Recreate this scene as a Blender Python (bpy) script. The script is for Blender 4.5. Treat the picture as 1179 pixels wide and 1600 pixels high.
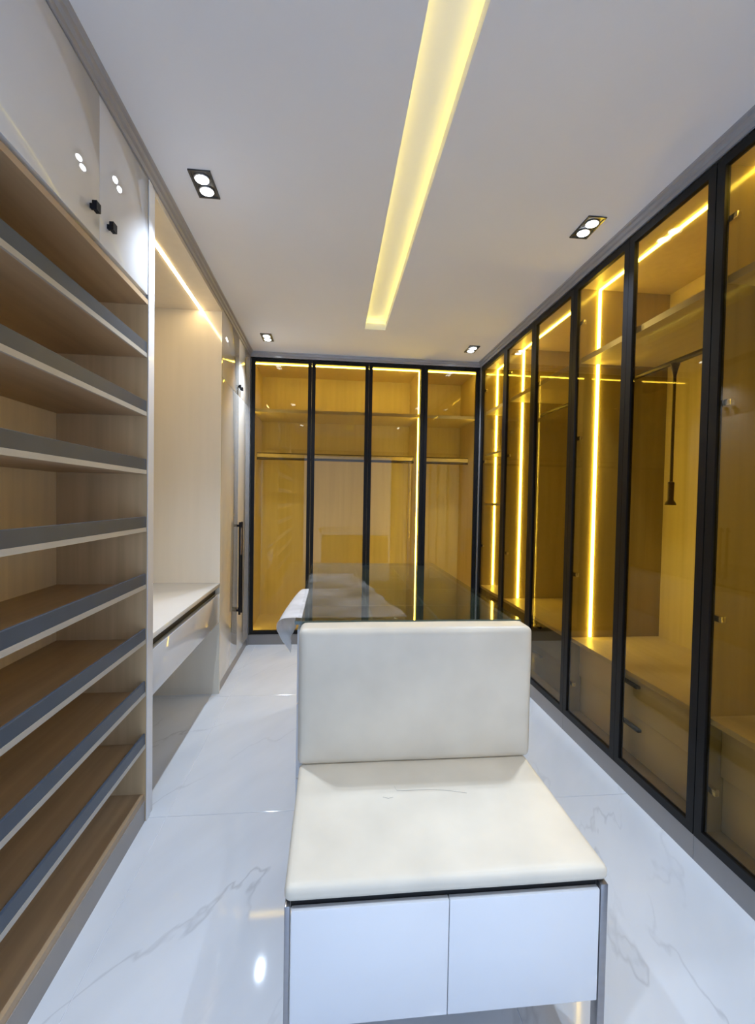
import bpy, bmesh, math, random
from mathutils import Vector, Matrix, noise
random.seed(7)
scene = bpy.context.scene
col = scene.collection
for o in list(bpy.data.objects):
    bpy.data.objects.remove(o)

# ------------------------------------------------------------------ camera
F_PX, YAW, PITCH, ROLL, CH = 715.2, 0.10066, -0.02656, 0.017715, 1.37
cam = bpy.data.cameras.new('camera')
cam.sensor_fit = 'VERTICAL'; cam.sensor_height = 36.0
cam.lens = F_PX / 1600.0 * 36.0
cam.clip_start = 0.02; cam.clip_end = 60
cam_o = bpy.data.objects.new('camera', cam); col.objects.link(cam_o)
f = Vector((math.sin(YAW) * math.cos(PITCH), math.cos(YAW) * math.cos(PITCH), math.sin(PITCH)))
r = Vector((math.cos(YAW), -math.sin(YAW), 0)); u = r.cross(f)
r2 = r * math.cos(ROLL) + u * math.sin(ROLL); u2 = -r * math.sin(ROLL) + u * math.cos(ROLL)
m = Matrix((r2, u2, -f)).transposed().to_4x4(); m.translation = Vector((0, 0, CH))
cam_o.matrix_world = m
scene.camera = cam_o

# ------------------------------------------------------------------ world, exposure, light levels
world = bpy.data.worlds.new('world'); scene.world = world; world.use_nodes = True
bg = world.node_tree.nodes['Background']
bg.inputs[0].default_value = (0.46, 0.65, 1.0, 1); bg.inputs[1].default_value = 2.0   # even cool daylight, let in as fill by the added opening behind the camera
scene.view_settings.view_transform = 'Standard'; scene.view_settings.look = 'None'
scene.view_settings.exposure = 0.48; scene.view_settings.gamma = 1.0
scene.view_settings.use_curve_mapping = False
SPOT_W = 35.0            # each downlight bulb
SPOT_COL = (0.68, 0.81, 1.0)
LED_W = 25.0             # wardrobe strip radiance
COVE_W = 5.5
scene.cycles.max_bounces = 10; scene.cycles.diffuse_bounces = 6; scene.cycles.glossy_bounces = 5
scene.cycles.transparent_max_bounces = 24

# ------------------------------------------------------------------ key dimensions (metres)
XL, XR, YB = -0.758, 1.409, 4.316
ZC, ZT = 2.70, 2.655          # ceiling, top of joinery
YR = -1.25                    # wall behind the camera
LBACK, RBACK, BBACK = -1.33, 2.03, 4.93

# ------------------------------------------------------------------ materials
def new_mat(name):
    mt = bpy.data.materials.new(name); mt.use_nodes = True
    nt = mt.node_tree; nt.nodes.clear()
    out = nt.nodes.new('ShaderNodeOutputMaterial')
    return mt, nt, out

def pbr(name, rgb, rough=0.5, metal=0.0, coat=0.0, var=0.04, scale=(6, 6, 6), bump=0.0, ior=1.5, detail=4):
    mt, nt, out = new_mat(name)
    b = nt.nodes.new('ShaderNodeBsdfPrincipled'); nt.links.new(b.outputs[0], out.inputs[0])
    b.inputs['Roughness'].default_value = rough; b.inputs['Metallic'].default_value = metal
    b.inputs['Coat Weight'].default_value = coat; b.inputs['Coat Roughness'].default_value = 0.03
    b.inputs['IOR'].default_value = ior
    tc = nt.nodes.new('ShaderNodeTexCoord'); mp = nt.nodes.new('ShaderNodeMapping')
    mp.inputs['Scale'].default_value = scale
    nt.links.new(tc.outputs['Object'], mp.inputs[0])
    ns = nt.nodes.new('ShaderNodeTexNoise'); ns.inputs['Scale'].default_value = 1.0; ns.inputs['Detail'].default_value = detail
    nt.links.new(mp.outputs[0], ns.inputs['Vector'])
    rp = nt.nodes.new('ShaderNodeValToRGB')
    rp.color_ramp.elements[0].position = 0.3; rp.color_ramp.elements[1].position = 0.7
    rp.color_ramp.elements[0].color = tuple(c * (1 - var) for c in rgb) + (1,)
    rp.color_ramp.elements[1].color = tuple(min(1, c * (1 + var)) for c in rgb) + (1,)
    nt.links.new(ns.outputs[0], rp.inputs[0]); nt.links.new(rp.outputs[0], b.inputs['Base Color'])
    if bump > 0:
        bp = nt.nodes.new('ShaderNodeBump'); bp.inputs['Strength'].default_value = bump; bp.inputs['Distance'].default_value = 0.002
        nt.links.new(ns.outputs[0], bp.inputs['Height']); nt.links.new(bp.outputs[0], b.inputs['Normal'])
    return mt

def emit(name, rgb, s):
    mt, nt, out = new_mat(name)
    e = nt.nodes.new('ShaderNodeEmission'); e.inputs[0].default_value = rgb + (1,); e.inputs[1].default_value = s
    nt.links.new(e.outputs[0], out.inputs[0]); return mt

def thin_glass(name, tint, f0=0.045, rough=0.0, gain=1.0):
    """tinted pane: light passes straight through, surface reflects by a Schlick term"""
    mt, nt, out = new_mat(name)
    tr = nt.nodes.new('ShaderNodeBsdfTransparent'); tr.inputs[0].default_value = tint + (1,)
    gl = nt.nodes.new('ShaderNodeBsdfGlossy'); gl.inputs['Roughness'].default_value = rough
    gl.inputs['Color'].default_value = (1, 1, 1, 1)
    lw = nt.nodes.new('ShaderNodeLayerWeight'); lw.inputs[0].default_value = 0.5
    pw = nt.nodes.new('ShaderNodeMath'); pw.operation = 'POWER'; pw.inputs[1].default_value = 5.0
    nt.links.new(lw.outputs['Facing'], pw.inputs[0])
    ma = nt.nodes.new('ShaderNodeMath'); ma.operation = 'MULTIPLY_ADD'; ma.inputs[1].default_value = 0.9 * gain; ma.inputs[2].default_value = f0
    ma.use_clamp = True
    nt.links.new(pw.outputs[0], ma.inputs[0])
    mx = nt.nodes.new('ShaderNodeMixShader')
    nt.links.new(ma.outputs[0], mx.inputs[0]); nt.links.new(tr.outputs[0], mx.inputs[1]); nt.links.new(gl.outputs[0], mx.inputs[2])
    nt.links.new(mx.outputs[0], out.inputs[0])
    return mt

def marble():
    mt, nt, out = new_mat('polished_marble_tile')
    N = nt.nodes.new; L = nt.links.new
    b = N('ShaderNodeBsdfPrincipled'); L(b.outputs[0], out.inputs[0])
    b.inputs['Roughness'].default_value = 0.06; b.inputs['IOR'].default_value = 1.5
    geo = N('ShaderNodeNewGeometry'); mp = N('ShaderNodeMapping')
    rot = N('ShaderNodeVectorRotate'); rot.rotation_type = 'Z_AXIS'; rot.inputs['Angle'].default_value = math.radians(-56)
    L(geo.outputs['Position'], rot.inputs['Vector'])
    mp.inputs['Scale'].default_value = (0.6, 1.9, 1); mp.inputs['Location'].default_value = (1.3, 0.4, 0)
    L(rot.outputs[0], mp.inputs[0])
    warp = N('ShaderNodeTexNoise'); warp.inputs['Scale'].default_value = 1.6; warp.inputs['Detail'].default_value = 6
    L(mp.outputs[0], warp.inputs['Vector'])
    # thin veins: |noise - 0.5| close to zero
    vn = N('ShaderNodeTexNoise'); vn.inputs['Scale'].default_value = 1.15; vn.inputs['Detail'].default_value = 5; vn.inputs['Roughness'].default_value = 0.52
    vn.inputs['Distortion'].default_value = 0.35
    L(mp.outputs[0], vn.inputs['Vector'])
    s = N('ShaderNodeMath'); s.operation = 'SUBTRACT'; s.inputs[1].default_value = 0.5; L(vn.outputs[0], s.inputs[0])
    a = N('ShaderNodeMath'); a.operation = 'ABSOLUTE'; L(s.outputs[0], a.inputs[0])
    mr = N('ShaderNodeMapRange'); mr.inputs['From Min'].default_value = 0.0; mr.inputs['From Max'].default_value = 0.009
    mr.inputs['To Min'].default_value = 1.0; mr.inputs['To Max'].default_value = 0.0
    L(a.outputs[0], mr.inputs['Value'])
    gate = N('ShaderNodeMapRange'); gate.inputs['From Min'].default_value = 0.45; gate.inputs['From Max'].default_value = 0.62
    L(warp.outputs[0], gate.inputs['Value'])
    mu = N('ShaderNodeMath'); mu.operation = 'MULTIPLY'; L(mr.outputs[0], mu.inputs[0]); L(gate.outputs[0], mu.inputs[1])
    mu2 = N('ShaderNodeMath'); mu2.operation = 'MULTIPLY'; mu2.inputs[1].default_value = 0.38; L(mu.outputs[0], mu2.inputs[0])
    cl = N('ShaderNodeTexNoise'); cl.inputs['Scale'].default_value = 2.2; cl.inputs['Detail'].default_value = 3; L(mp.outputs[0], cl.inputs['Vector'])
    base = N('ShaderNodeValToRGB'); base.color_ramp.elements[0].position = 0.3; base.color_ramp.elements[1].position = 0.7
    base.color_ramp.elements[0].color = (0.64, 0.66, 0.69, 1); base.color_ramp.elements[1].color = (0.73, 0.745, 0.77, 1)
    L(cl.outputs[0], base.inputs[0])
    mx = N('ShaderNodeMix'); mx.data_type = 'RGBA'
    L(mu2.outputs[0], mx.inputs[0]); L(base.outputs[0], mx.inputs[6]); mx.inputs[7].default_value = (0.30, 0.30, 0.32, 1)
    L(mx.outputs[2], b.inputs['Base Color'])
    return mt

def wood(name, rgb, axis='Z', rough=0.35, var=0.12, coat=0.0):
    sc = {'X': (1.2, 28, 28), 'Y': (28, 1.2, 28), 'Z': (28, 28, 1.2)}[axis]
    return pbr(name, rgb, rough=rough, var=var, scale=sc, coat=coat, bump=0.03)

def leather():
    mt = pbr('cream_leather', (0.73, 0.665, 0.55), rough=0.42, var=0.085, scale=(4.5, 4.5, 4.5), detail=3)
    nt = mt.node_tree; b = [n for n in nt.nodes if n.type == 'BSDF_PRINCIPLED'][0]
    tc = nt.nodes.new('ShaderNodeTexCoord'); v = nt.nodes.new('ShaderNodeTexVoronoi'); v.inputs['Scale'].default_value = 420
    nt.links.new(tc.outputs['Object'], v.inputs['Vector'])
    bp = nt.nodes.new('ShaderNodeBump'); bp.inputs['Strength'].default_value = 0.12; bp.inputs['Distance'].default_value = 0.0006
    nt.links.new(v.outputs['Distance'], bp.inputs['Height']); nt.links.new(bp.outputs[0], b.inputs['Normal'])
    return mt

def plastic(name='clear_plastic_film', lo=0.02, hi=0.15, edge=0.06):
    mt, nt, out = new_mat(name)
    tr = nt.nodes.new('ShaderNodeBsdfTransparent'); tr.inputs[0].default_value = (0.97, 0.97, 0.97, 1)
    b = nt.nodes.new('ShaderNodeBsdfPrincipled'); b.inputs['Base Color'].default_value = (0.86, 0.87, 0.90, 1); b.inputs['Roughness'].default_value = 0.18
    lw = nt.nodes.new('ShaderNodeLayerWeight'); lw.inputs[0].default_value = 0.35
    tc = nt.nodes.new('ShaderNodeTexCoord'); ns = nt.nodes.new('ShaderNodeTexNoise'); ns.inputs['Scale'].default_value = 7; ns.inputs['Detail'].default_value = 5
    nt.links.new(tc.outputs['Object'], ns.inputs['Vector'])
    mr = nt.nodes.new('ShaderNodeMapRange'); mr.inputs['From Min'].default_value = 0.4; mr.inputs['From Max'].default_value = 0.75
    mr.inputs['To Min'].default_value = lo; mr.inputs['To Max'].default_value = hi
    nt.links.new(ns.outputs[0], mr.inputs['Value'])
    ad = nt.nodes.new('ShaderNodeMath'); ad.operation = 'MULTIPLY_ADD'; ad.inputs[1].default_value = edge; ad.use_clamp = True
    nt.links.new(lw.outputs['Facing'], ad.inputs[0]); nt.links.new(mr.outputs[0], ad.inputs[2])
    mx = nt.nodes.new('ShaderNodeMixShader')
    nt.links.new(ad.outputs[0], mx.inputs[0]); nt.links.new(tr.outputs[0], mx.inputs[1]); nt.links.new(b.outputs[0], mx.inputs[2])
    nt.links.new(mx.outputs[0], out.inputs[0])
    return mt

M = dict(
    marble=marble(),
    grout=pbr('pale_grout', (0.78, 0.80, 0.84), 0.7),
    ceil=pbr('ceiling_paint', (0.83, 0.84, 0.88), 0.75, var=0.01, scale=(2, 2, 2)),
    wall=pbr('wall_paint', (0.72, 0.72, 0.73), 0.7, var=0.01),
    cornice=pbr('grey_cornice', (0.34, 0.33, 0.34), 0.28, var=0.02, coat=0.3),
    gloss_white=pbr('white_gloss_lacquer', (0.70, 0.70, 0.71), 0.05, coat=0.5, var=0.01),
    gloss_cream=pbr('cream_gloss_lacquer', (0.70, 0.65, 0.57), 0.05, coat=0.6, var=0.015),
    niche=pbr('cream_satin_panel', (0.74, 0.68, 0.57), 0.12, coat=0.5, var=0.02, scale=(20, 20, 1.5)),
    desk=pbr('white_desk_top', (0.80, 0.78, 0.75), 0.16, coat=0.4, var=0.01),
    drawer_white=pbr('white_drawer_lacquer', (0.80, 0.81, 0.83), 0.14, coat=0.5, var=0.01),
    rack_wood=wood('rack_walnut_laminate', (0.42, 0.295, 0.175), 'Y', 0.4),
    rack_side=wood('rack_side_laminate', (0.56, 0.41, 0.235), 'Z', 0.4),
    rack_back=wood('rack_back_laminate', (0.90, 0.77, 0.54), 'Z', 0.45, var=0.06),
    rack_edge=pbr('pale_edge_band', (0.45, 0.42, 0.37), 0.4),
    lip=pbr('slate_guard_strip', (0.052, 0.07, 0.10), 0.36, var=0.06, scale=(3, 9, 3)),
    end_panel=pbr('white_end_panel', (0.74, 0.74, 0.76), 0.25, coat=0.3, var=0.01),
    w_panel=wood('wardrobe_beige_laminate', (0.72, 0.62, 0.47), 'Z', 0.4, var=0.06),
    w_shelf=wood('wardrobe_shelf_laminate', (0.62, 0.52, 0.38), 'Y', 0.4, var=0.07),
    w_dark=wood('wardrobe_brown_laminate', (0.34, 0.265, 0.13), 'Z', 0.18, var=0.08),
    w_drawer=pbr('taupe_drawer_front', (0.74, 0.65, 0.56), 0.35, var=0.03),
    w_drawer_shaded=pbr('shaded_taupe_drawer_front', (0.14, 0.125, 0.11), 0.35, var=0.03),  # shade of the unlit bays put into the drawer colour
    black=pbr('black_anodised_frame', (0.007, 0.0065, 0.007), 0.45, var=0.1, ior=1.3),
    black_gap=pbr('black_finger_channel', (0.006, 0.006, 0.007), 0.5),
    knob=pbr('matt_black_knob', (0.008, 0.008, 0.012), 0.55, ior=1.3),
    bronze=pbr('dark_bronze_rod', (0.06, 0.04, 0.028), 0.35, metal=0.4),
    steel=pbr('brushed_grey_steel', (0.34, 0.34, 0.36), 0.3, metal=0.85, var=0.05, scale=(3, 3, 40)),
    chrome=pbr('polished_hinge', (0.75, 0.72, 0.66), 0.2, metal=1.0),
    gold=pbr('champagne_inlay', (0.70, 0.56, 0.42), 0.25, metal=0.8),
    plinth=pbr('grey_plinth', (0.27, 0.26, 0.26), 0.3, coat=0.2, var=0.03),
    plinth_b=pbr('brown_grey_plinth', (0.30, 0.265, 0.235), 0.35, coat=0.2, var=0.03),
    leather=leather(),
    felt=pbr('grey_felt_lining', (0.52, 0.53, 0.45), 0.9),
    amber=thin_glass('bronze_tinted_glass', (0.81, 0.74, 0.545), f0=0.019),
    top_glass=thin_glass('grey_green_tabletop_glass', (0.62, 0.66, 0.62), f0=0.09, gain=1.25),
    glass_edge=pbr('polished_glass_edge', (0.10, 0.14, 0.12), 0.1),
    win_glass=thin_glass('clear_window_glass', (0.97, 0.98, 0.98), f0=0.04),
    plastic=plastic(),
    milky=plastic('bunched_plastic_film', .72, .95, .2),
    led=emit('warm_led_strip', (1.0, 0.80, 0.13), LED_W),
    led_niche=emit('soft_white_led_strip', (1.0, 0.73, 0.36), 32.0),
    cove=emit('yellow_cove_led', (1.0, 0.76, 0.14), COVE_W),
    bulb=emit('cool_white_bulb', (0.88, 0.94, 1.0), 14.0),
    lampshell=pbr('black_lamp_housing', (0.03, 0.03, 0.032), 0.3, coat=0.3),
    scuff=pbr('grey_scuff', (0.45, 0.43, 0.40), 0.7),
)

# ------------------------------------------------------------------ builders
ORG = {}
def W(o): return ORG[o.name]

def link(name, me, mat, loc, parent):
    o = bpy.data.objects.new(name, me); col.objects.link(o)
    if mat is not None and not me.materials: me.materials.append(mat)
    loc = Vector(loc); ORG[o.name] = loc
    if parent is not None:
        o.parent = parent; o.location = loc - W(parent)
    else:
        o.location = loc
    return o

def thing(name, label, cat, loc, group=None):
    o = bpy.data.objects.new(name, None); col.objects.link(o); o.empty_display_size = 0.1
    o.location = loc; ORG[o.name] = Vector(loc)
    o['label'] = label; o['category'] = cat
    if group: o['group'] = group
    return o

def tag(o, label, cat, group=None):
    o['label'] = label; o['category'] = cat
    if group: o['group'] = group
    return o

def struct(o, label=None):
    o['kind'] = 'structure'
    if label: o['label'] = label; o['category'] = o.name.split('_')[0]
    return o

def smooth(me, ang=0.6):
    for p in me.polygons: p.use_smooth = True
    try: me.set_sharp_from_angle(angle=ang)
    except Exception: pass

def boxmesh(dx, dy, dz, bev=0.0, seg=2):
    bm = bmesh.new(); bmesh.ops.create_cube(bm, size=1.0)
    bmesh.ops.scale(bm, vec=(dx, dy, dz), verts=bm.verts)
    if bev > 0:
        bev = min(bev, 0.45 * min(dx, dy, dz))
        bmesh.ops.bevel(bm, geom=list(bm.edges), offset=bev, segments=seg, affect='EDGES', profile=0.5)
    me = bpy.data.meshes.new('m'); bm.to_mesh(me); bm.free()
    if bev > 0: smooth(me)
    return me

def box(name, x0, x1, y0, y1, z0, z1, mat, parent=None, bev=0.0, seg=2):
    x0, x1 = sorted((x0, x1)); y0, y1 = sorted((y0, y1)); z0, z1 = sorted((z0, z1))
    me = boxmesh(x1 - x0, y1 - y0, z1 - z0, bev, seg); me.name = name
    return link(name, me, M[mat], ((x0 + x1) / 2, (y0 + y1) / 2, (z0 + z1) / 2), parent)

def boxes(name, lst, mat, parent=None, origin=None):
    """several boxes welded into one part (e.g. the four rails of a door frame)"""
    bm = bmesh.new()
    a = lst[0]; org = Vector(origin) if origin else Vector(((a[0] + a[1]) / 2, (a[2] + a[3]) / 2, (a[4] + a[5]) / 2))
    for (x0, x1, y0, y1, z0, z1) in lst:
        ret = bmesh.ops.create_cube(bm, size=1.0)
        bmesh.ops.scale(bm, vec=(abs(x1 - x0), abs(y1 - y0), abs(z1 - z0)), verts=ret['verts'])
        bmesh.ops.translate(bm, vec=Vector(((x0 + x1) / 2, (y0 + y1) / 2, (z0 + z1) / 2)) - org, verts=ret['verts'])
    me = bpy.data.meshes.new(name); bm.to_mesh(me); bm.free()
    return link(name, me, M[mat], org, parent)

def prism(name, pts, axis, a0, a1, mat, parent=None):
    """extrude a closed profile along an axis; pts are (u, v) in the other two axes in order (x,y,z minus axis)"""
    def P(uv, a):
        return {'X': (a, uv[0], uv[1]), 'Y': (uv[0], a, uv[1]), 'Z': (uv[0], uv[1], a)}[axis]
    c = Vector(P((sum(p[0] for p in pts) / len(pts), sum(p[1] for p in pts) / len(pts)), (a0 + a1) / 2))
    n = len(pts); bm = bmesh.new()
    A = [bm.verts.new(Vector(P(p, a0)) - c) for p in pts]; B = [bm.verts.new(Vector(P(p, a1)) - c) for p in pts]
    bm.faces.new(A); bm.faces.new(B[::-1])
    for i in range(n): bm.faces.new((A[i], A[(i + 1) % n], B[(i + 1) % n], B[i]))
    bmesh.ops.recalc_face_normals(bm, faces=bm.faces)
    me = bpy.data.meshes.new(name); bm.to_mesh(me); bm.free()
    return link(name, me, M[mat], c, parent)

def lathe(name, prof, loc, mat, parent=None, axis='Z', n=24, sy=1.0):
    bm = bmesh.new(); rings = []
    for (rad, h) in prof:
        ring = []
        for k in range(n):
            t = 2 * math.pi * k / n; a, b = rad * math.cos(t), rad * math.sin(t) * sy
            ring.append(bm.verts.new({'Z': (a, b, h), 'X': (h, a, b), 'Y': (a, h, b)}[axis]))
        rings.append(ring)
    for q in range(len(rings) - 1):
        for k in range(n):
            bm.faces.new((rings[q][k], rings[q][(k + 1) % n], rings[q + 1][(k + 1) % n], rings[q + 1][k]))
    bm.faces.new(rings[0]); bm.faces.new(rings[-1])
    bmesh.ops.recalc_face_normals(bm, faces=bm.faces)
    me = bpy.data.meshes.new(name); bm.to_mesh(me); bm.free(); smooth(me)
    return link(name, me, M[mat], loc, parent)

def rounded_slab(name, x0, x1, y0, y1, z0, z1, rad, mat, parent, crown=(0, 0, 0), div=28, warp=0.0):
    """upholstered pad: rounded box with slightly domed faces"""
    h = Vector(((x1 - x0) / 2, (y1 - y0) / 2, (z1 - z0) / 2)); c = Vector(((x0 + x1) / 2, (y0 + y1) / 2, (z0 + z1) / 2))
    bm = bmesh.new(); bmesh.ops.create_cube(bm, size=2.0)
    bmesh.ops.subdivide_edges(bm, edges=list(bm.edges), cuts=div, use_grid_fill=True)
    rr = [min(rad, h[i] * 0.98) for i in range(3)]
    for v in bm.verts:
        t = v.co.copy()
        # concentrate samples near the borders so that the rounding is well resolved
        for i in range(3):
            a = abs(t[i]); t[i] = math.copysign(1 - (1 - a) ** 1.7 if a < 1 else 1.0, t[i])
        p = Vector((t[0] * h[0], t[1] * h[1], t[2] * h[2]))
        inner = Vector([max(-(h[i] - rr[i]), min(h[i] - rr[i], p[i])) for i in range(3)])
        d = p - inner
        q = Vector([d[i] / rr[i] for i in range(3)])
        if q.length > 1e-9:
            q.normalize(); d = Vector([q[i] * rr[i] for i in range(3)])
        p = inner + d
        for i in range(3):
            if crown[i]:
                j, k = [x for x in range(3) if x != i]
                w = (1 - t[j] ** 4) * (1 - t[k] ** 4)
                if abs(t[i]) > 0.999: p[i] += math.copysign(crown[i] * w, t[i])
        if warp:
            p += Vector((noise.noise(p * 5), noise.noise(p * 5 + Vector((9, 0, 0))), noise.noise(p * 5 + Vector((0, 7, 0))))) * warp
        v.co = p
    me = bpy.data.meshes.new(name); bm.to_mesh(me); bm.free(); smooth(me, 1.2)
    return link(name, me, M[mat], c, parent)

def square_knob(x, y, z, parent, side=1):
    """little square cabinet knob with a short neck, projecting along +x"""
    bm = bmesh.new()
    for (a0, a1, hw) in ((0.0, 0.012, 0.007), (0.010, 0.024, 0.0135)):
        ret = bmesh.ops.create_cube(bm, size=1.0)
        bmesh.ops.scale(bm, vec=(a1 - a0, hw * 2, hw * 2), verts=ret['verts'])
        bmesh.ops.translate(bm, vec=(side * (a0 + a1) / 2, 0, 0), verts=ret['verts'])
    me = bpy.data.meshes.new('knob'); bm.to_mesh(me); bm.free()
    return link('knob', me, M['knob'], (x, y, z), parent)

# ================================================================== THE SETTING
# floor: grout bed with separate polished tiles
fl = struct(box('floor', -1.45, 2.15, YR - 0.1, 5.05, -0.06, -0.0025, 'grout'))
fl['label'] = 'pale grout bed under the white marble tiles'; fl['category'] = 'floor'
TX = [-1.45, -0.68, 0.52, 1.72, 2.15]; TY = [YR - 0.1, -0.40, 0.80, 2.00, 3.20, 4.40, 5.05]
for i in range(len(TX) - 1):
    for j in range(len(TY) - 1):
        box('floor_tile', TX[i] + .0012, TX[i + 1] - .0012, TY[j] + .0012, TY[j + 1] - .0012, -0.012, 0.0, 'marble', fl, bev=0.0008, seg=1)

# ceiling with the long recessed light slot
SX0, SX1, SY0, SY1 = 0.238, 0.400, -0.35, 3.605
c = boxes('ceiling', [(-1.45, SX0, YR - .1, 5.05, ZC, ZC + .05), (SX1, 2.15, YR - .1, 5.05, ZC, ZC + .05),
                      (SX0, SX1, YR - .1, SY0, ZC, ZC + .05), (SX0, SX1, SY1, 5.05, ZC, ZC + .05)], 'ceil')
struct(c); c['label'] = 'grey white painted ceiling with a long lit slot'; c['category'] = 'ceiling'
PK = 0.05
boxes('cove_box', [(SX0 - PK, SX1 + PK, SY0 - PK, SY1 + PK, ZC + .095, ZC + .115),
                   (SX0 - PK - .02, SX0 - PK, SY0 - PK, SY1 + PK, ZC + .05, ZC + .115), (SX1 + PK, SX1 + PK + .02, SY0 - PK, SY1 + PK, ZC + .05, ZC + .115),
                   (SX0 - PK, SX1 + PK, SY0 - PK - .02, SY0 - PK, ZC + .05, ZC + .115), (SX0 - PK, SX1 + PK, SY1 + PK, SY1 + PK + .02, ZC + .05, ZC + .115)], 'ceil', c)
for (x0, x1) in ((SX0 - .046, SX0 - .034), (SX1 + .034, SX1 + .046)):
    box('cove_led_strip', x0, x1, SY0, SY1, ZC + .051, ZC + .058, 'cove', c)
for (y0, y1) in ((SY0 - .046, SY0 - .034), (SY1 + .034, SY1 + .046)):
    box('cove_led_strip', SX0, SX1, y0, y1, ZC + .051, ZC + .058, 'cove', c)

# outer walls behind the joinery
struct(box('wall_left', -1.45, -1.36, YR - .1, 5.05, 0, ZC, 'wall'))
struct(box('wall_right', 2.06, 2.15, YR - .1, 5.05, 0, ZC, 'wall'))
struct(box('wall_back', -1.36, 2.06, 4.96, 5.05, 0, ZC, 'wall'))
# unseen wall behind the camera; its wide framed opening is added for fill light
OX0, OX1, OZ1 = -0.62, 1.32, 2.32
struct(boxes('wall_rear', [(-1.36, OX0, YR - .1, YR, 0, ZC), (OX1, 2.06, YR - .1, YR, 0, ZC), (OX0, OX1, YR - .1, YR, OZ1, ZC)], 'wall'))
struct(boxes('door_1', [(OX0, OX0 + .03, YR - .11, YR + .015, 0, OZ1), (OX1 - .03, OX1, YR - .11, YR + .015, 0, OZ1),
                        (OX0 + .03, OX1 - .03, YR - .11, YR + .015, OZ1 - .03, OZ1)], 'plinth'))

# two-step grey cornice
def cornice(name, axis, a0, a1, wall, sgn):
    prof = [(0, -0.045), (0.008, -0.045), (0.010, -0.028), (0.020, -0.024), (0.023, -0.010), (0.034, -0.007), (0.036, 0.0), (0, 0.0)]
    return struct(prism(name, [(wall + sgn * p[0], ZC + p[1]) for p in prof], axis, a0, a1, 'cornice'))
cornice('trim_1', 'Y', YR, YB, XL - .001, 1)
cornice('trim_2', 'X', XL, XR, YB - .001, -1)
cornice('trim_3', 'Y', YR, YB, XR + .001, -1)

# ================================================================== LEFT SIDE
# open shoe rack
RY0, RY1 = -0.35, 2.015
rack = thing('shoe_rack', 'tall open brown wood shoe rack with slate grey shelf guards on the left', 'shelf', (-0.93, 0.83, 0))
box('back_panel', -1.128, -1.110, RY0, RY1 - .036, 0.09, 2.17, 'rack_back', rack)
box('side_panel', -1.11, XL, RY1 - .036, RY1, 0.0, 2.17, 'rack_side', rack)
box('side_panel', -1.11, XL, RY0, RY0 + .02, 0.0, 2.17, 'rack_side', rack)
box('partition', -1.11, XL - .015, 0.60, 0.62, 0.115, 2.15, 'rack_side', rack)
box('front_edge_strip', XL + .0005, XL + .004, RY1 - .036, RY1, 0.0, ZT - .002, 'end_panel', rack)
box('top_board', -1.11, XL, RY0 + .02, RY1 - .036, 2.15, 2.17, 'rack_wood', rack)
box('bottom_board', -1.11, XL - .006, RY0 + .02, RY1 - .036, 0.09, 0.115, 'rack_wood', rack)
box('plinth', XL - .02, XL - .003, RY0 + .02, RY1 - .036, 0.0, 0.09, 'plinth_b', rack)
for z in (1.936, 1.697, 1.459, 1.222, 0.985, 0.755, 0.534, 0.312):
    for (ya, yb) in ((0.62, RY1 - .036), (RY0 + .02, 0.60)):
        s = box('shelf', -1.11, XL - .010, ya, yb, z, z + .017, 'rack_wood', rack)
        box('shelf_edge', XL - .010, XL - .002, ya, yb, z, z + .017, 'rack_edge', s)
        box('shoe_guard', XL - .012, XL - .003, ya, yb, z + .017, z + .062, 'lip', s, bev=.001, seg=1)

# overhead cupboard above the shoe rack
oh = thing('overhead_cupboard', 'glossy white overhead cupboard with square black knobs above the shoe rack', 'cupboard', (-0.95, 0.83, 2.19))
box('carcass', -1.11, XL - .022, RY0, RY1 - .002, 2.175, ZT, 'gloss_white', oh)
ys = [RY1 - .037, 1.587, 1.135, 0.685, 0.235, -0.215]
for k in range(5):
    d = box('door', XL - .020, XL, ys[k + 1] + .0008, ys[k] - .0008, 2.188, ZT - .002, 'gloss_white', oh, bev=.0015)
    ky = ys[k + 1] + .055 if k % 2 == 0 else ys[k] - .055
    square_knob(XL, ky, 2.266, d)

# dressing-table recess
NY0, NY1 = 2.050, 3.243
ns = thing('recess_surround', 'cream lined recess over the dressing table with a light strip in its ceiling', 'alcove', (-1.05, 2.65, 0))
box('side_panel', -1.30, XL, RY1 + .001, NY0 - .001, 0.0, ZT, 'end_panel', ns)
box('back_panel', -1.318, -1.30, RY1 + .001, NY1, 0.0, ZT, 'niche', ns)
box('top_panel', -1.30, XL, NY0, NY1 - .001, 2.632, ZT, 'niche', ns)
box('led_strip', -0.902, -0.886, NY0 + .004, NY1 - .004, 2.629, 2.6325, 'led_niche', ns)
dt = thing('dressing_table', 'white wall to wall dressing table with black finger channel and one wide drawer', 'table', (-1.03, 2.65, 0.5))
box('table_top', -1.298, XL, NY0, NY1 - .001, 0.752, 0.776, 'desk', dt, bev=.0015)
box('finger_channel', -1.26, XL - .030, NY0 + .002, NY1 - .003, 0.702, 0.752, 'black_gap', dt)
box('drawer_front', XL - .020, XL - .001, NY0 + .002, NY1 - .003, 0.505, 0.704, 'gloss_white', dt, bev=.0015)
box('drawer_box', -1.24, XL - .022, NY0 + .004, NY1 - .005, 0.515, 0.700, 'gloss_white', dt)

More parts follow.
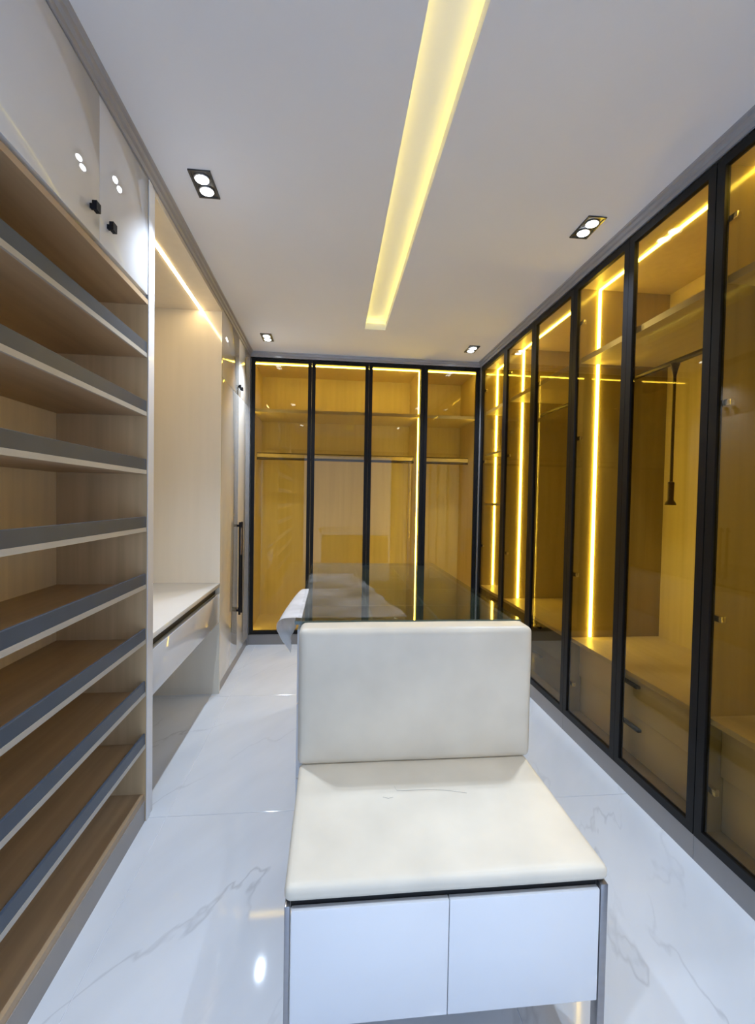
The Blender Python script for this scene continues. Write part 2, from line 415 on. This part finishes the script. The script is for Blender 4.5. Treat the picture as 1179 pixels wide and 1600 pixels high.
# tall cupboard in the far left corner
TY0, TY1 = NY1, 4.302
tc_ = thing('tall_cupboard', 'tall cream gloss cupboard with long black handles beside the dressing table', 'cupboard', (-1.03, 3.77, 0))
box('side_panel', -1.30, XL - .0005, TY0, TY0 + .022, 0.0, ZT, 'niche', tc_)
box('carcass', -1.30, XL - .024, TY0 + .023, TY1, 0.07, ZT, 'gloss_cream', tc_)
box('plinth', XL - .06, XL - .006, TY0 + .023, TY1, 0.0, 0.07, 'plinth_b', tc_)
ym = 3.833
for k, (ya, yb) in enumerate(((TY0 + .023, ym - .0015), (ym + .0015, TY1))):
    d = box('upper_door', XL - .022, XL, ya, yb, 2.195, ZT - .002, 'gloss_cream', tc_, bev=.0015)
    square_knob(XL, ym - .042 if k == 0 else ym + .042, 2.258, d)
    d = box('lower_door', XL - .022, XL, ya, yb, 0.074, 2.191, 'gloss_cream', tc_, bev=.0015)
    hy = ym - .035 if k == 0 else ym + .035
    h = box('handle', XL + .018, XL + .034, hy - .008, hy + .008, 0.415, 1.17, 'knob', d, bev=.002)
box('corner_filler', XL - .03, XL + .006, TY1 + .0005, YB - .001, 0.0, ZT, 'plinth', tc_)
for o in list(tc_.children):
    if o.name.startswith('lower_door'):
        h = [x for x in o.children][0]; hw = W(h)
        # third level would be too deep: the inlay and posts hang on the door beside the bar
        box('handle_inlay', XL + .0342, XL + .0362, hw.y - .006, hw.y + .006, 0.905, 1.125, 'gold', o)
        for z in (0.45, 1.14): box('handle_post', XL + .0002, XL + .019, hw.y - .006, hw.y + .006, z - .008, z + .008, 'knob', o)

# ================================================================== GLASS WARDROBES
def glazed_door_x(parent, x0, x1, y, z0, z1, st=0.033, th=0.022):
    """door lying in the xz plane (back wardrobe), front face at y"""
    fr = boxes('door', [(x0, x0 + st, y, y + th, z0, z1), (x1 - st, x1, y, y + th, z0, z1),
                        (x0 + st, x1 - st, y, y + th, z1 - st, z1), (x0 + st, x1 - st, y, y + th, z0, z0 + st)], 'black', parent,
               ((x0 + x1) / 2, y + th / 2, (z0 + z1) / 2))
    box('glass_pane', x0 + st - .004, x1 - st + .004, y + th * .35, y + th * .35 + .005, z0 + st - .004, z1 - st + .004, 'amber', fr)
    return fr

def glazed_door_y(parent, y0, y1, x, z0, z1, st=0.036, th=0.022, hinge_far=True):
    fr = boxes('door', [(x, x + th, y0, y0 + st, z0, z1), (x, x + th, y1 - st, y1, z0, z1),
                        (x, x + th, y0 + st, y1 - st, z1 - st, z1), (x, x + th, y0 + st, y1 - st, z0, z0 + st)], 'black', parent,
               (x + th / 2, (y0 + y1) / 2, (z0 + z1) / 2))
    box('glass_pane', x + th * .35, x + th * .35 + .005, y0 + st - .004, y1 - st + .004, z0 + st - .004, z1 - st + .004, 'amber', fr)
    hy = y1 - st - .001 if hinge_far else y0 + st + .001
    for z in (0.30, 0.95, 1.75, 2.42):
        box('hinge', x + th + .001, x + th + .020, hy - .03, hy + .012, z - .012, z + .012, 'chrome', fr, bev=.003)
    return fr

DZ0, DZT = 0.098, 2.648
# ---- back wall: a three-door unit and a one-door unit
BJ = [-0.745, -0.197, 0.334, 0.863, 1.399]
BY0 = YB + .024
def back_unit(x0, x1, joints, label, tk=.018):
    t = thing('glass_wardrobe', label, 'wardrobe', ((x0 + x1) / 2, (BY0 + 4.92) / 2, 0), 'bronze glass wardrobes')
    box('side_panel', x0, x0 + .018, BY0, 4.92, 0.0, ZT, 'w_panel', t)
    box('side_panel', x1 - tk, x1, BY0, 4.92, 0.0, ZT, 'w_panel', t)
    box('back_panel', x0 + .018, x1 - tk, 4.902, 4.92, 0.098, 2.63, 'w_panel', t)
    box('top_panel', x0 + .018, x1 - tk, BY0, 4.92, 2.630, ZT, 'w_panel', t)
    box('bottom_panel', x0 + .018, x1 - tk, BY0, 4.92, 0.098, 0.135, 'w_panel', t)
    box('plinth', x0, x1, YB + .004, YB + .022, 0.0, 0.096, 'plinth', t)
    box('shelf', x0 + .018, x1 - tk, BY0 + .012, 4.90, 2.165, 2.195, 'w_shelf', t)
    box('led_strip', x0 + .020, x1 - tk - .002, BY0 + .006, BY0 + .016, 2.602, 2.612, 'led', t)
    hl = (x1 - tk - x0 - .020) / 2
    lathe('hanging_rod', [(.012, -hl), (.012, hl)], ((x0 + .018 + x1 - tk) / 2, 4.60, 1.757), 'bronze', t, 'X', 16)
    box('rod_rail', x0 + .019, x1 - tk - .001, 4.592, 4.608, 1.7695, 1.806, 'w_shelf', t)
    box('rail_cap', x0 + .019, x1 - tk - .001, 4.588, 4.612, 1.8062, 1.813, 'bronze', t)
    box('rear_rail', x0 + .019, x1 - tk - .001, 4.884, 4.901, 1.805, 1.885, 'w_shelf', t)
    for k in range(len(joints) - 1):
        glazed_door_x(t, joints[k] + .001, joints[k + 1] - .001, YB, DZ0, DZT)
    return t
bw = back_unit(-0.752, 0.858, BJ[:4], 'three door bronze glass wardrobe with black frames across the back wall', tk=.036)
bx = 0.858 - .036
box('led_strip', bx - .010, bx - .0002, BY0 + .006, BY0 + .018, 0.14, 2.160, 'led', bw)
box('led_strip', bx - .010, bx - .0002, BY0 + .006, BY0 + .018, 2.200, 2.600, 'led', bw)
box('led_strip', -0.752 + .0182, -0.752 + .0225, BY0 + .004, BY0 + .016, 0.14, 2.160, 'led', bw)  # unseen strip behind the stile, added to brighten the interior
bw2 = back_unit(0.868, 1.404, [0.863, 1.399], 'single door bronze glass wardrobe in the far right corner')

box('led_strip', 1.404 - .0225, 1.404 - .0182, BY0 + .004, BY0 + .016, 0.14, 2.160, 'led', bw2)  # another strip hidden by its stile, added for more light inside

# ---- right wall
RX0 = XR + .024
def right_unit(y0, y1, joints, label, kind):
    t = thing('glass_wardrobe', label, 'wardrobe', ((RX0 + 2.02) / 2, (y0 + y1) / 2, 0), 'bronze glass wardrobes')
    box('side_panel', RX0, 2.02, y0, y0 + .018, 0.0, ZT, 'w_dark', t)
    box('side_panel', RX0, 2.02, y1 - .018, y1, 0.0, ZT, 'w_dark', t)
    box('back_panel', 2.002, 2.02, y0 + .018, y1 - .018, 0.098, 2.63, 'w_panel', t)
    box('top_panel', RX0, 2.02, y0 + .018, y1 - .018, 2.630, ZT, 'w_panel', t)
    box('plinth', XR + .004, XR + .022, y0, y1, 0.0, 0.096, 'plinth', t)
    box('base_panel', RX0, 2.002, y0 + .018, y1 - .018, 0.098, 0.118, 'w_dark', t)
    s = box('shelf', RX0 + .02, 2.002, y0 + .018, y1 - .018, 2.195, 2.225, 'w_shelf', t)
    box('compartment_floor', RX0 + .004, 2.002, y0 + .018, y1 - .018, 0.545, 0.567, 'w_shelf', t)
    # light strips: along the top panel and down the far side panel
    lx = 1.556
    box('led_strip', lx - .008, lx + .008, y0 + .022, y1 - .022, 2.624, 2.6298, 'led', t)
    for z0, z1 in () if kind == 'near' else (((0.570, 1.335), (1.36, 1.80), (1.83, 2.193), (2.227, 2.622)) if kind == 'corner' else ((0.570, 2.193), (2.227, 2.622))):
        box('led_strip', lx - .008, lx + .008, y1 - .027, y1 - .0182, z0, z1, 'led', t)
    if kind == 'near':
        box('led_strip', lx - .008, lx + .008, y0 + .0182, y0 + .0235, 0.570, 2.193, 'led', t)
    if kind == 'corner':
        for z in (1.805, 1.338): box('shelf', RX0 + .03, 2.002, y0 + .018, y1 - .018, z, z + .020, 'w_shelf', t)
    else:
        lathe('hanging_rod', [(.013, -(y1 - y0 - .037) / 2), (.013, (y1 - y0 - .037) / 2)], (1.72, (y0 + y1) / 2, 2.095), 'bronze', t, 'Y', 16)
    if kind == 'pulldown':
        hy = y0 + .57
        lathe('pull_down_handle', [(.026, -.715), (.024, -.705), (.014, -.69), (.015, -.60), (.0075, -.595), (.0075, -.06), (.014, -.03), (.022, .0)],
              (1.72, hy, 2.085), 'bronze', t, 'Z', 18)
    # drawers behind the glass
    n = max(1, len(joints) - 1)
    ya, yb, yc = y0 + .021, y1 - .021, (y0 + y1) / 2
    for (z0, z1, back) in ((0.335, 0.541, .062), (0.122, 0.329, .074)):
        d = box('drawer', RX0 + back, RX0 + back + .02, ya, yb, z0, z1, 'w_drawer_shaded' if kind in ('plain', 'corner') else 'w_drawer', t, bev=.0015)
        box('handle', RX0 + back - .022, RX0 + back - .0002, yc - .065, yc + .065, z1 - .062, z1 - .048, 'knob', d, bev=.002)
    for k in range(n):
        glazed_door_y(t, joints[k] + .001, joints[k + 1] - .001, XR, DZ0, DZT, hinge_far=(k % 2 == 1) or n == 1)
    return t
right_unit(3.686, 4.280, [3.684, 4.284], 'narrow bronze glass wardrobe with two lit shelves by the corner', 'corner')
right_unit(2.611, 3.684, [2.609, 3.146, 3.684], 'two door bronze glass wardrobe, second from the back corner on the right', 'plain')
right_unit(1.605, 2.609, [1.605, 2.106, 2.609], 'two door bronze glass wardrobe with a pull-down rail handle inside', 'pulldown')
right_unit(0.600, 1.603, [0.600, 1.102, 1.603], 'nearest bronze glass wardrobe at the right edge of the picture', 'near')
right_unit(-0.405, 0.598, [-0.405, 0.097, 0.598], 'bronze glass wardrobe continuing on the right behind the viewer', 'near')
cf = box('corner_filler', XR - .004, XR + .020, 4.286, YB - .001, 0.0, ZT, 'plinth', bw2)
cf2 = box('wall_filler', XR, 2.05, YR + .001, -0.408, 0.0, ZT, 'gloss_cream')
tag(cf2, 'cream full height filler panel closing the right wardrobe row', 'panel')

# ================================================================== ISLAND
IX0, IX1, IY0, IY1, IZ = -0.098, 0.690, 1.625, 3.085, 0.938
isl = thing('display_island', 'island with a grey green glass top behind the cream bench', 'island', ((IX0 + IX1) / 2, (IY0 + IY1) / 2, 0))
box('plinth', IX0 + .03, IX1 - .03, IY0 + .02, IY1 - .03, 0.0, 0.08, 'plinth', isl)
boxes('body', [(IX0, IX0 + .02, IY0, IY1, .08, IZ - .012), (IX1 - .02, IX1, IY0, IY1, .08, IZ - .012),
               (IX0 + .02, IX1 - .02, IY0, IY0 + .02, .08, IZ - .012), (IX0 + .02, IX1 - .02, IY1 - .02, IY1, .08, IZ - .012)], 'gloss_white', isl,
      ((IX0 + IX1) / 2, (IY0 + IY1) / 2, .5))
box('tray_floor', IX0 + .02, IX1 - .02, IY0 + .02, IY1 - .02, .80, .815, 'felt', isl)
for k in range(1, 4):
    y = IY0 + (IY1 - IY0) * k / 4; box('tray_divider', IX0 + .02, IX1 - .02, y - .006, y + .006, .815, .905, 'felt', isl)
for k in range(1, 3):
    x = IX0 + (IX1 - IX0) * k / 3; box('tray_divider', x - .006, x + .006, IY0 + .02, IY1 - .02, .815, .900, 'felt', isl)
g = box('glass_top', IX0 - .024, IX1 + .012, IY0 - .005, IY1 + .012, IZ - .0115, IZ, 'top_glass', isl)
boxes('glass_edge', [(IX0 - .0245, IX1 + .0125, IY0 - .0065, IY0 - .0052, IZ - .012, IZ + .0002)], 'glass_edge', g)
for sx in (0, 1):
    for k in range(3):
        ya = IY0 + .02 + k * (IY1 - IY0 - .04) / 3; yb = ya + (IY1 - IY0 - .04) / 3
        for (z0, z1) in ((.085, .355), (.36, .63), (.635, .90)):
            xa = IX0 - .016 if sx == 0 else IX1 + .0005; xb = IX0 - .0005 if sx == 0 else IX1 + .011
            box('drawer_front', xa, xb, ya + .002, yb - .002, z0, z1, 'drawer_white', isl, bev=.001)

# crumpled protective film on the glass top, hanging over the left edge
def film():
    xe = IX0 - .026
    def sheet(nx, ny, fn, name, mat, parent=None):
        bm = bmesh.new(); V = [[bm.verts.new(fn(i / nx, j / ny)) for i in range(nx + 1)] for j in range(ny + 1)]
        for j in range(ny):
            for i in range(nx): bm.faces.new((V[j][i], V[j][i + 1], V[j + 1][i + 1], V[j + 1][i]))
        me = bpy.data.meshes.new(name); bm.to_mesh(me); bm.free(); smooth(me, 1.0)
        return link(name, me, M[mat], (0, 0, 0), parent)
    def cr(a, b): return noise.noise(Vector((a * 9, b * 7, .3))) + .5 * noise.noise(Vector((a * 21, b * 19, 4))) + .28 * noise.noise(Vector((a * 45, b * 43, 9)))
    def top(s, v):
        y = 1.640 + v * .98
        w = .40 - .16 * v + .03 * noise.noise(Vector((v * 6, 3.1, 0)))
        d = .012 + s * w
        ridge = .016 * math.exp(-((y - 2.09 - .03 * noise.noise(Vector((s * 4, 1, 1)))) / .035) ** 2) + .010 * math.exp(-((y - 2.50) / .04) ** 2)
        z = max(IZ + .0015, IZ + .004 + ridge * (1 - s ** 3) + .0035 * (cr(d, y) + .7))
        return (xe + d, y, z)
    o = sheet(56, 80, top, 'plastic_film', 'plastic')
    tag(o, 'crumpled clear plastic film lying over the left of the glass top', 'plastic sheet')
    def fold(s, v):          # bunched-up edge that slips over the left rim near the front
        y = 1.642 + v * .52
        h = .112 * (1 - v) ** .5 + .010
        k = cr(s * .35, y * 1.3)
        if s < .12:
            d = .022 * (1 - s / .12); return (xe + d + .003, y, IZ + .005 + .003 * (k + .7))
        q = (s - .12) / .88
        out = (.006 + .054 * math.sin(math.pi * min(1.0, q * .93) ** .62)) * (1 - v) ** .5
        return (xe - .004 - out - .007 * k * q, y + .010 * cr(y, q) * q, IZ + .007 - h * q ** 1.35 + .007 * k * q)
    sheet(40, 48, fold, 'hanging_fold', 'milky', o)
film()

# ================================================================== BENCH
BX0, BX1, BF, BB = -0.094, 0.690, 1.030, 1.618
bn = thing('upholstered_bench', 'cream leather bench with upright backrest and two white drawers in the foreground', 'bench', ((BX0 + BX1) / 2, (BF + BB) / 2, 0))
rounded_slab('seat_cushion', BX0, BX1, BF, 1.535, 0.446, 0.484, 0.016, 'leather', bn, crown=(0, 0, .004), warp=.0012)
rounded_slab('backrest', BX0 - .006, BX1 + .012, 1.508, 1.612, 0.482, 0.940, 0.022, 'leather', bn, crown=(0, .012, 0), warp=.0012)
box('backrest_board', BX0 + .02, BX1 - .02, 1.545, 1.600, 0.20, 0.484, 'black', bn)
box('seat_board', BX0 + .004, BX1 - .004, BF + .02, 1.545, 0.438, 0.4465, 'black_gap', bn)
box('carcass', BX0 + .030, BX1 - .034, BF + .030, 1.540, 0.150, 0.436, 'drawer_white', bn)
box('finger_channel', BX0 + .014, BX1 - .022, BF + .022, BF + .0295, 0.420, 0.438, 'black_gap', bn)
for (x0, x1) in ((BX0 + .016, 0.2915), (0.2935, BX1 - .022)):
    box('drawer_front', x0, x1, BF + .004, BF + .021, 0.147, 0.426, 'drawer_white', bn, bev=.0015)
for (x0, x1) in ((BX0 + .001, BX0 + .013), (BX1 - .019, BX1 - .001)):
    for (y0, y1) in ((BF + .004, BF + .034), (1.505, 1.535)):
        box('leg', x0, x1, y0, y1, 0.0, 0.4375, 'steel', bn, bev=.001)
    box('side_rail', x0, x1, BF + .034, 1.505, 0.418, 0.4375, 'steel', bn)
def scuff(pts, w):
    bm = bmesh.new(); prev = None; o0 = Vector(pts[0] + (0.4886,))
    for i, p in enumerate(pts):
        a = bm.verts.new(Vector((p[0], p[1] - w, .4891)) - o0); b = bm.verts.new(Vector((p[0], p[1] + w, .4891)) - o0)
        c1 = bm.verts.new(Vector((p[0], p[1], .4897)) - o0)
        if prev: bm.faces.new((prev[0], a, c1, prev[2])); bm.faces.new((prev[2], c1, b, prev[1]))
        prev = (a, b, c1)
    me = bpy.data.meshes.new('crease'); bm.to_mesh(me); bm.free()
    link('crease', me, M['scuff'], o0, bn)
scuff([(0.206, 1.372), (0.210, 1.353), (0.235, 1.350), (0.28, 1.351), (0.32, 1.350), (0.37, 1.340), (0.42, 1.325)], .0006)
scuff([(0.165, 1.325), (0.18, 1.318), (0.195, 1.322)], .0006)

# ================================================================== DOWNLIGHTS
def downlight(x, y, label):
    t = thing('downlight', label, 'ceiling light', (x, y, ZC), 'twin ceiling downlights')
    hw, hl = .045, .087; zc = ZC
    boxes('frame', [(x - hw, x - hw + .008, y - hl, y + hl, zc - .006, zc - .0002), (x + hw - .008, x + hw, y - hl, y + hl, zc - .006, zc - .0002),
                    (x - hw + .008, x + hw - .008, y - hl, y - hl + .008, zc - .006, zc - .0002), (x - hw + .008, x + hw - .008, y + hl - .008, y + hl, zc - .006, zc - .0002)],
          'lampshell', t, (x, y, zc))
    box('housing', x - hw + .008, x + hw - .008, y - hl + .008, y + hl - .008, zc - .0022, zc - .0003, 'lampshell', t)
    for s in (-1, 1):
        yy = y + s * .038
        lathe('lamp', [(.033, -.0024), (.033, -.0060), (.029, -.0075)], (x, yy, zc), 'steel', t, 'Z', 24)
        b = lathe('bulb_lens', [(.028, -.0076), (.026, -.0105), (.016, -.0125), (.004, -.013)], (x, yy, zc), 'bulb', t, 'Z', 24)
        l = bpy.data.lights.new('lamp_glow', 'SPOT'); l.energy = SPOT_W; l.color = SPOT_COL
        l.spot_size = math.radians(98); l.spot_blend = 0.9; l.shadow_soft_size = .016
        lo = bpy.data.objects.new('lamp_glow', l); col.objects.link(lo); lo.location = (0, s * .038, -.02); lo.parent = t
for x, y, lb in ((-0.557, 2.05, 'bright twin bulb downlight above the shoe rack side, nearest on the left'),
                 (1.207, 2.13, 'twin bulb downlight near the right wardrobes, larger of the right pair'),
                 (-0.549, 3.90, 'small twin bulb downlight in the far left of the ceiling'),
                 (1.200, 3.93, 'small twin bulb downlight in the far right of the ceiling'),
                 (-0.555, 0.22, 'unseen twin bulb downlight added behind the viewer on the left'),  # unseen rear pair, added to light the room
                 (1.203, 0.28, 'unseen twin bulb downlight added behind the viewer on the right')):
    downlight(x, y, lb)
